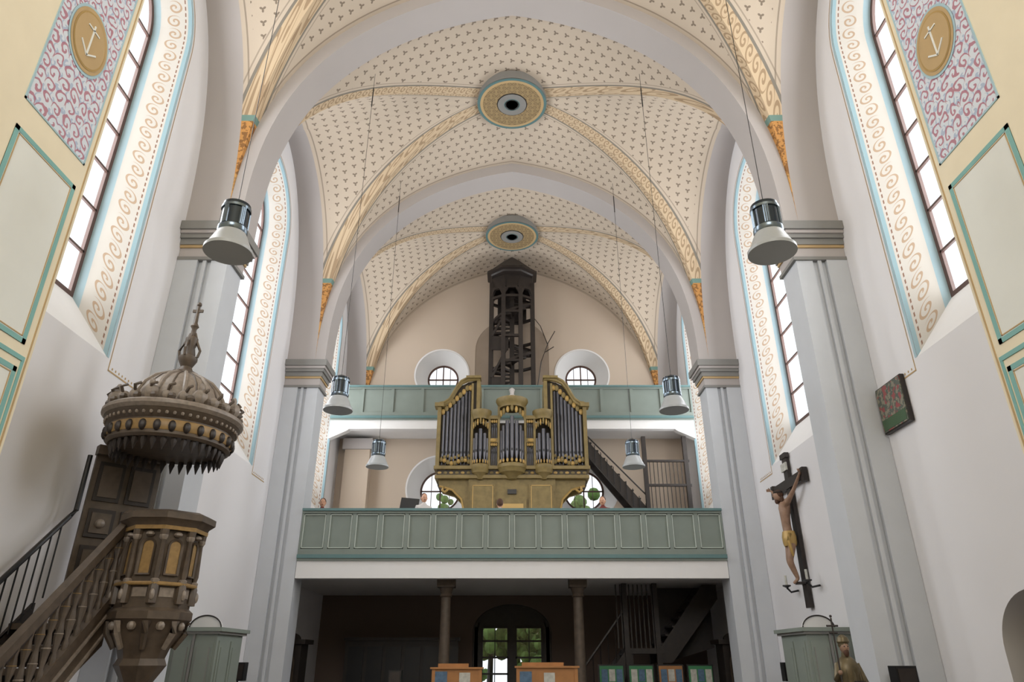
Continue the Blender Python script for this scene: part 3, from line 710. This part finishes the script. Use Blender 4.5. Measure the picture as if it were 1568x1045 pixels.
# ---- confessionals
for sg in (-1,1):
    M=MB(); x0,x1=sg*5.6,sg*4.85; y0,y1=12.4,13.55
    M.box(x0,x1,y0,y1,0,2.0,CONF); M.box(x0,sg*4.8,y0-.06,y1+.06,2.0,2.04,CAPG); M.box(x0,sg*4.76,y0-.1,y1+.1,2.04,2.1,CONF)
    xm=sg*5.2; arc=[(xm+.27*math.cos(pi*k/20),2.1+.2*math.sin(pi*k/20)) for k in range(21)]
    M.prism(arc,'XZ',y0+.3,y0+.36,WHITEP); M.tube([(a,y0+.29,b) for a,b in arc],.012,DWOOD,6)
    for a,b in ((4.9,5.2),(5.26,5.56)):
        M.box(sg*a,sg*b,y0-.02,y0,.2,1.9,CONF); M.box(sg*(a+.05),sg*(b-.05),y0-.035,y0-.02,.3,1.8,CONF)
        M.box(sg*(a+.04),sg*(a+.05),y0-.037,y0-.02,.3,1.8,CAPG); M.box(sg*(b-.05),sg*(b-.04),y0-.037,y0-.02,.3,1.8,CAPG)
    ym=(y0+y1)/2
    for a in (y0+.08,ym+.03): M.box(sg*4.85,sg*4.83,a,a+.46,.2,1.9,CONF); M.box(sg*4.83,sg*4.815,a+.06,a+.4,.3,1.8,CONF)
    M.box(sg*5.21,sg*5.25,y0-.03,y0,.1,2.0,CAPG)
    M.obj('confessional')
    M=MB(); x0,x1=sg*5.6,sg*4.9; y0,y1=17.6,18.2
    M.box(x0,x1,y0,y1,0,1.95,DWOOD); M.box(x0,sg*4.8,y0-.08,y1+.08,1.95,2.05,DWOOD)
    arc=[(sg*5.25+.3*math.cos(pi*k/16),2.05+.16*math.sin(pi*k/16)) for k in range(17)]; M.prism(arc,'XZ',y0,y0+.1,DWOOD)
    cc=contour(sg*5.25,.2,.5,1.55,12); M.prism(cc,'XZ',y0-.02,y0,BLK); M.loft([(a,y0-.03,b) for a,b in cc],[(a,y0-.03,b) for a,b in contour(sg*5.25,.24,.46,1.55,12)],MWOOD)
    M.obj('wooden_cabinet')
# ---- painting on right
M=MB(); M.box(5.64,5.58,9.26,9.98,4.66,5.36,DWOOD); M.box(5.58,5.565,9.28,9.96,4.68,5.34,FRZ)
M.box(5.566,5.56,9.3,9.94,4.7,4.86,mk('painting_green_band',C(66,92,64),.7)); M.obj('framed_painting')
# ---- skin figures
def skin(name,joints,edges,mat,parent=None,root=0,sub=2):
    me=bpy.data.meshes.new(name); me.from_pydata([j[:3] for j in joints],edges,[])
    o=bpy.data.objects.new(name,me); sc.collection.objects.link(o)
    if parent: o.parent=parent
    md=o.modifiers.new('s','SKIN'); md.use_smooth_shade=True
    for i,j in enumerate(joints):
        r=j[3]; me.skin_vertices[0].data[i].radius=(r,j[4] if len(j)>4 else r)
        me.skin_vertices[0].data[i].use_root=(i==root)
    sb=o.modifiers.new('u','SUBSURF'); sb.levels=sub; sb.render_levels=sub
    me.materials.append(mat); return o
# crucifix
cr=empty('crucifix',(5.63,13.9,0))
M=MB(); M.box(-.0,-.07,-.1,.1,2.5,5.4,DWOOD); M.box(-.02,-.09,-.82,.82,4.74,4.93,DWOOD)
for y in (-.82,.82): M.box(-.0,-.1,y-.06,y+.06,4.7,4.97,DWOOD)
M.box(-.0,-.09,-.14,.14,5.36,5.46,DWOOD); M.box(-.07,-.1,-.14,.14,5.1,5.26,PAPERW); M.box(-.05,-.2,-.1,.1,2.92,2.96,DWOOD)
for y in (-.55,.5):
    M.tube([(0,y,2.85),(-.15,y,2.82),(-.22,y,2.9)],.02,BLK,6); M.lathe([(.02,0),(.08,.03),(.08,.05)],(-.22,y,2.9),BLK,12); M.lathe([(.025,0),(.025,.18)],(-.22,y,2.95),PAPERW,8)
M.obj('cross_beams',cr)
try:
    J=[(-.2,.0,3.78,.12,.1),(-.22,.02,4.0,.1,.085),(-.22,.0,4.28,.14,.1),(-.2,0,4.42,.1,.07),(-.25,.02,4.5,.05),(-.19,-.17,4.45,.06),(-.15,-.45,4.62,.04),(-.12,-.74,4.83,.028),(-.19,.17,4.45,.06),(-.15,.45,4.62,.04),(-.12,.74,4.83,.028),
       (-.2,-.08,3.66,.085),(-.29,-.06,3.34,.06),(-.17,-.02,3.02,.035),(-.27,0,2.93,.028),(-.2,.08,3.66,.085),(-.26,.07,3.34,.06),(-.16,.03,3.02,.035),(-.25,.02,2.94,.028),
       (-.12,-.82,4.88,.025),(-.12,.82,4.88,.025)]
    E=[(0,1),(1,2),(2,3),(3,4),(3,5),(5,6),(6,7),(7,19),(3,8),(8,9),(9,10),(10,20),(0,11),(11,12),(12,13),(13,14),(0,15),(15,16),(16,17),(17,18)]
    skin('corpus_body',J,E,CARVE,cr)
except Exception as ex: print('SKINERR',ex)
M=MB(); M.ball((-.3,.03,4.6),(.085,.075,.11),CARVE,14,10); M.ball((-.27,.03,4.63),(.09,.09,.1),HAIR,12,8); M.ball((-.33,.03,4.5),(.04,.045,.06),HAIR,10,6); M.ball((-.385,.03,4.6),(.02,.012,.025),CARVE,6,5)
M.lathe([(.09,0),(.1,.02),(.09,.04)],(-.28,.03,4.65),DWOOD,12)
for sy in (-1,1): M.ball((-.24,.03+sy*.07,4.5),(.04,.03,.1),HAIR,8,6)
for sy in (-1,1):
    for q in range(4): M.tube([(-.13,sy*.83,4.87+q*.014),(-.16,sy*.88,4.88+q*.015),(-.19,sy*.89,4.88+q*.013)],.008,CARVE,5)
    M.tube([(-.13,sy*.81,4.9),(-.17,sy*.82,4.94)],.009,CARVE,5)
M.obj('corpus_head_and_hands',cr)
M=MB(); M.lathe([(.13,3.62),(.15,3.68),(.155,3.8),(.13,3.9),(.12,3.9)],(-.21,0,0),GILT,14,0,.85,1)
M.tube([(-.25,-.14,3.84),(-.3,-.17,3.7),(-.27,-.18,3.5),(-.25,-.16,3.42)],.045,GILT,7,.02); M.obj('loincloth',cr)
# statue with cross staff
st=empty('saint_statue',(4.12,9.4,-.04))
M=MB(); M.lathe([(.26,0.04),(.26,.08),(.18,.12),(.17,.82),(.22,.86),(.22,.92)],(0,0,0),STONE,4,pi/4)
M.lathe([(.17,.92),(.18,1.05),(.125,1.28),(.14,1.48),(.15,1.56),(.1,1.65),(.05,1.69),(.045,1.73)],(0,0,0),BRONZE,20,0,1,.75)
for k in range(9):
    a=2*pi*k/9; M.tube([(.165*math.cos(a),.12*math.sin(a),.93),(.15*math.cos(a),.11*math.sin(a),1.25),(.125*math.cos(a),.09*math.sin(a),1.55)],.02,BRONZE,5)
M.ball((0,-.01,1.79),(.055,.062,.078),CARVE,14,10); M.ball((0,-.074,1.785),(.012,.014,.018),CARVE,6,5)
for sx in (-1,1): M.ball((sx*.022,-.066,1.8),.008,BLK,6,4)
M.ball((0,.005,1.82),(.063,.07,.06),BRONZE,12,8); M.lathe([(.068,0),(.076,.02),(.06,.07),(.02,.1)],(0,0,1.835),BRONZE,14); M.ball((0,-.045,1.73),(.035,.03,.05),HAIR,8,6)
M.tube([(-.11,0,1.6),(-.18,-.06,1.43),(-.17,-.16,1.5)],.042,BRONZE,8,.03); M.ball((-.17,-.17,1.51),.028,CARVE,8,6)
M.tube([(.11,0,1.6),(.17,-.05,1.4),(.08,-.15,1.34)],.042,BRONZE,8,.03); M.ball((.07,-.16,1.34),.028,CARVE,8,6); M.box(-.02,.1,-.2,-.16,1.3,1.42,DWOOD)
M.tube([(-.17,-.17,.92),(-.17,-.17,2.12)],.01,DWOOD,6); M.tube([(-.24,-.17,2.03),(-.1,-.17,2.03)],.012,DWOOD,6); M.tube([(-.22,-.17,1.95),(-.12,-.17,1.95)],.01,DWOOD,6); M.ball((-.17,-.17,2.14),.018,DWOOD,6,4)
M.obj('figure',st)
# ---- people on gallery
def person(x,y,z,h,cloth,hair,ang):
    e=empty('choir_person',(x,y,z)); e.rotation_euler=(0,0,ang); s=h/1.7
    J=[(0,0,.93*s,.14*s,.1*s),(0,0,1.15*s,.13*s,.09*s),(0,0,1.36*s,.15*s,.09*s),(0,0,1.45*s,.055*s),(0,-.01,1.52*s,.05*s),
       (-.17*s,0,1.38*s,.055*s),(-.23*s,-.02,1.1*s,.04*s),(-.16*s,-.2*s,1.0*s,.03*s),(.17*s,0,1.38*s,.055*s),(.23*s,-.02,1.1*s,.04*s),(.16*s,-.2*s,1.0*s,.03*s),
       (-.09*s,0,.85*s,.085*s),(-.1*s,0,.48*s,.06*s),(-.1*s,.02,.08*s,.04*s),(-.1*s,-.13*s,.03*s,.035*s),(.09*s,0,.85*s,.085*s),(.1*s,0,.48*s,.06*s),(.1*s,.02,.08*s,.04*s),(.1*s,-.13*s,.03*s,.035*s)]
    E=[(0,1),(1,2),(2,3),(3,4),(2,5),(5,6),(6,7),(2,8),(8,9),(9,10),(0,11),(11,12),(12,13),(13,14),(0,15),(15,16),(16,17),(17,18)]
    try: skin('body',J,E,cloth,e)
    except Exception as ex: print('SKINERR',ex)
    M=MB(); H=1.6*s; M.ball((0,-.015*s,H),(.075*s,.09*s,.115*s),SKIN,16,12); M.ball((0,.02*s,H+.03*s),(.086*s,.092*s,.11*s),hair,14,10)
    M.ball((0,-.108*s,H-.01*s),(.012*s,.02*s,.022*s),SKIN,6,5); M.ball((0,-.098*s,H-.055*s),(.025*s,.01*s,.007*s),CLOTHR,6,4)
    for sx in (-1,1): M.ball((sx*.03*s,-.095*s,H+.01*s),.01*s,BLK,6,4); M.ball((sx*.078*s,0,H),(.012*s,.025*s,.03*s),SKIN,6,5)
    M.obj('head',e)
    M=MB()
    for sx in (-1,1):
        M.ball((sx*.16*s,-.24*s,1.0*s),(.035*s,.045*s,.018*s),SKIN,8,6)
        for q in range(4): M.tube([(sx*.16*s+(q-1.5)*.017*s,-.27*s,1.0*s),(sx*.16*s+(q-1.5)*.018*s,-.31*s,.995*s),(sx*.16*s+(q-1.5)*.018*s,-.335*s+.008*abs(q-1.5)*s,.975*s)],.008*s,SKIN,6)
        M.tube([(sx*.13*s,-.23*s,1.0*s),(sx*.115*s,-.27*s,.99*s)],.009*s,SKIN,6)
    M.obj('hands',e)
person(-2.12,16.75,3.63,1.62,CLOTHW,HAIR,.4); person(-.3,17.4,3.63,1.62,CLOTHW,HAIR,pi); person(2.2,16.9,3.63,1.58,CLOTHR,HAIR,-.3); person(-4.7,17.3,3.63,1.62,CLOTHR,HAIR,.2)
M=MB(); M.tube([(-2.5,16.9,3.63),(-2.5,16.9,4.95)],.015,BLK,6); M.prism([(-2.72,4.9),(-2.28,4.86),(-2.24,5.16),(-2.68,5.2)],'XZ',16.85,16.88,BLK); M.lathe([(.2,0),(.2,.02)],(-2.5,16.9,3.63),BLK,12); M.obj('music_stand')
# ---- speakers
for x,y,z in ((-5.2,14.6,1.5),(5.18,14.3,1.5),(4.95,9.72,1.47),(-2.35,15.5,1.35)):
    M=MB(); M.box(x-.13,x+.13,y-.1,y+.1,z-.25,z+.07,BLK); M.lathe([(.08,0),(.06,.01),(.02,.02)],(x,y,z),BLK,12)
    M.tube([(x,y,0),(x,y,z-.25)],.02,BLK,6); M.lathe([(.18,0),(.18,.02),(.03,.04)],(x,y,0),BLK,12); M.box(x-.11,x+.11,y-.112,y-.1,z-.22,z+.04,DWOOD); M.obj('loudspeaker')
# ---- boards
for x0,x1,z in ((-1.46,-.55,1.46),(.08,1.2,1.48)):
    M=MB(); M.box(x0,x1,14.0,14.06,.6,z,LWOOD); M.box(x0-.03,x1+.03,13.95,14.1,z,z+.03,LWOOD)
    for x in (x0,x1-.06): M.box(x,x+.06,13.98,14.1,0,z,LWOOD); M.box(x-.02,x+.08,13.8,14.3,0,.05,LWOOD)
    M.box(x0+.06,x0+.28,13.985,14.0,1.0,1.42,PAPERB); M.box(x0+.5,x0+.7,13.985,14.0,1.0,1.4,PAPERW)
    M.box(x0+.1,x1-.25,14.08,14.12,z,z+.09,LWOOD); M.obj('wooden_display_stand')
for k in range(4):
    x=1.98+k*.68; M=MB(); M.box(x,x+.6,17.6,17.64,.8,1.52,BLK); M.box(x+.03,x+.57,17.585,17.6,.84,1.49,PAPERG if k!=2 else LWOOD)
    for q in range(3): M.box(x+.07+q*.17,x+.21+q*.17,17.575,17.585,1.12+.05*(q%2),1.42,PAPERW if (q+k)%2 else PAPERB)
    for q in (x+.02,x+.56): M.box(q,q+.03,17.6,17.64,0,.8,BLK)
    M.box(x,x+.6,17.45,17.8,0,.03,BLK); M.obj('notice_board')
# ---- world & camera
w=bpy.data.worlds.new('sky'); sc.world=w; w.use_nodes=True
bg=w.node_tree.nodes['Background']; bg.inputs[0].default_value=(.92,.96,1,1); bg.inputs[1].default_value=1.3
cam=bpy.data.cameras.new('camera'); cam.lens=24.34; cam.sensor_width=36; cam.clip_start=.05
co=bpy.data.objects.new('camera',cam); co.location=(0,0,1.6); co.rotation_euler=(math.radians(90+24.8),0,0); sc.collection.objects.link(co); sc.camera=co
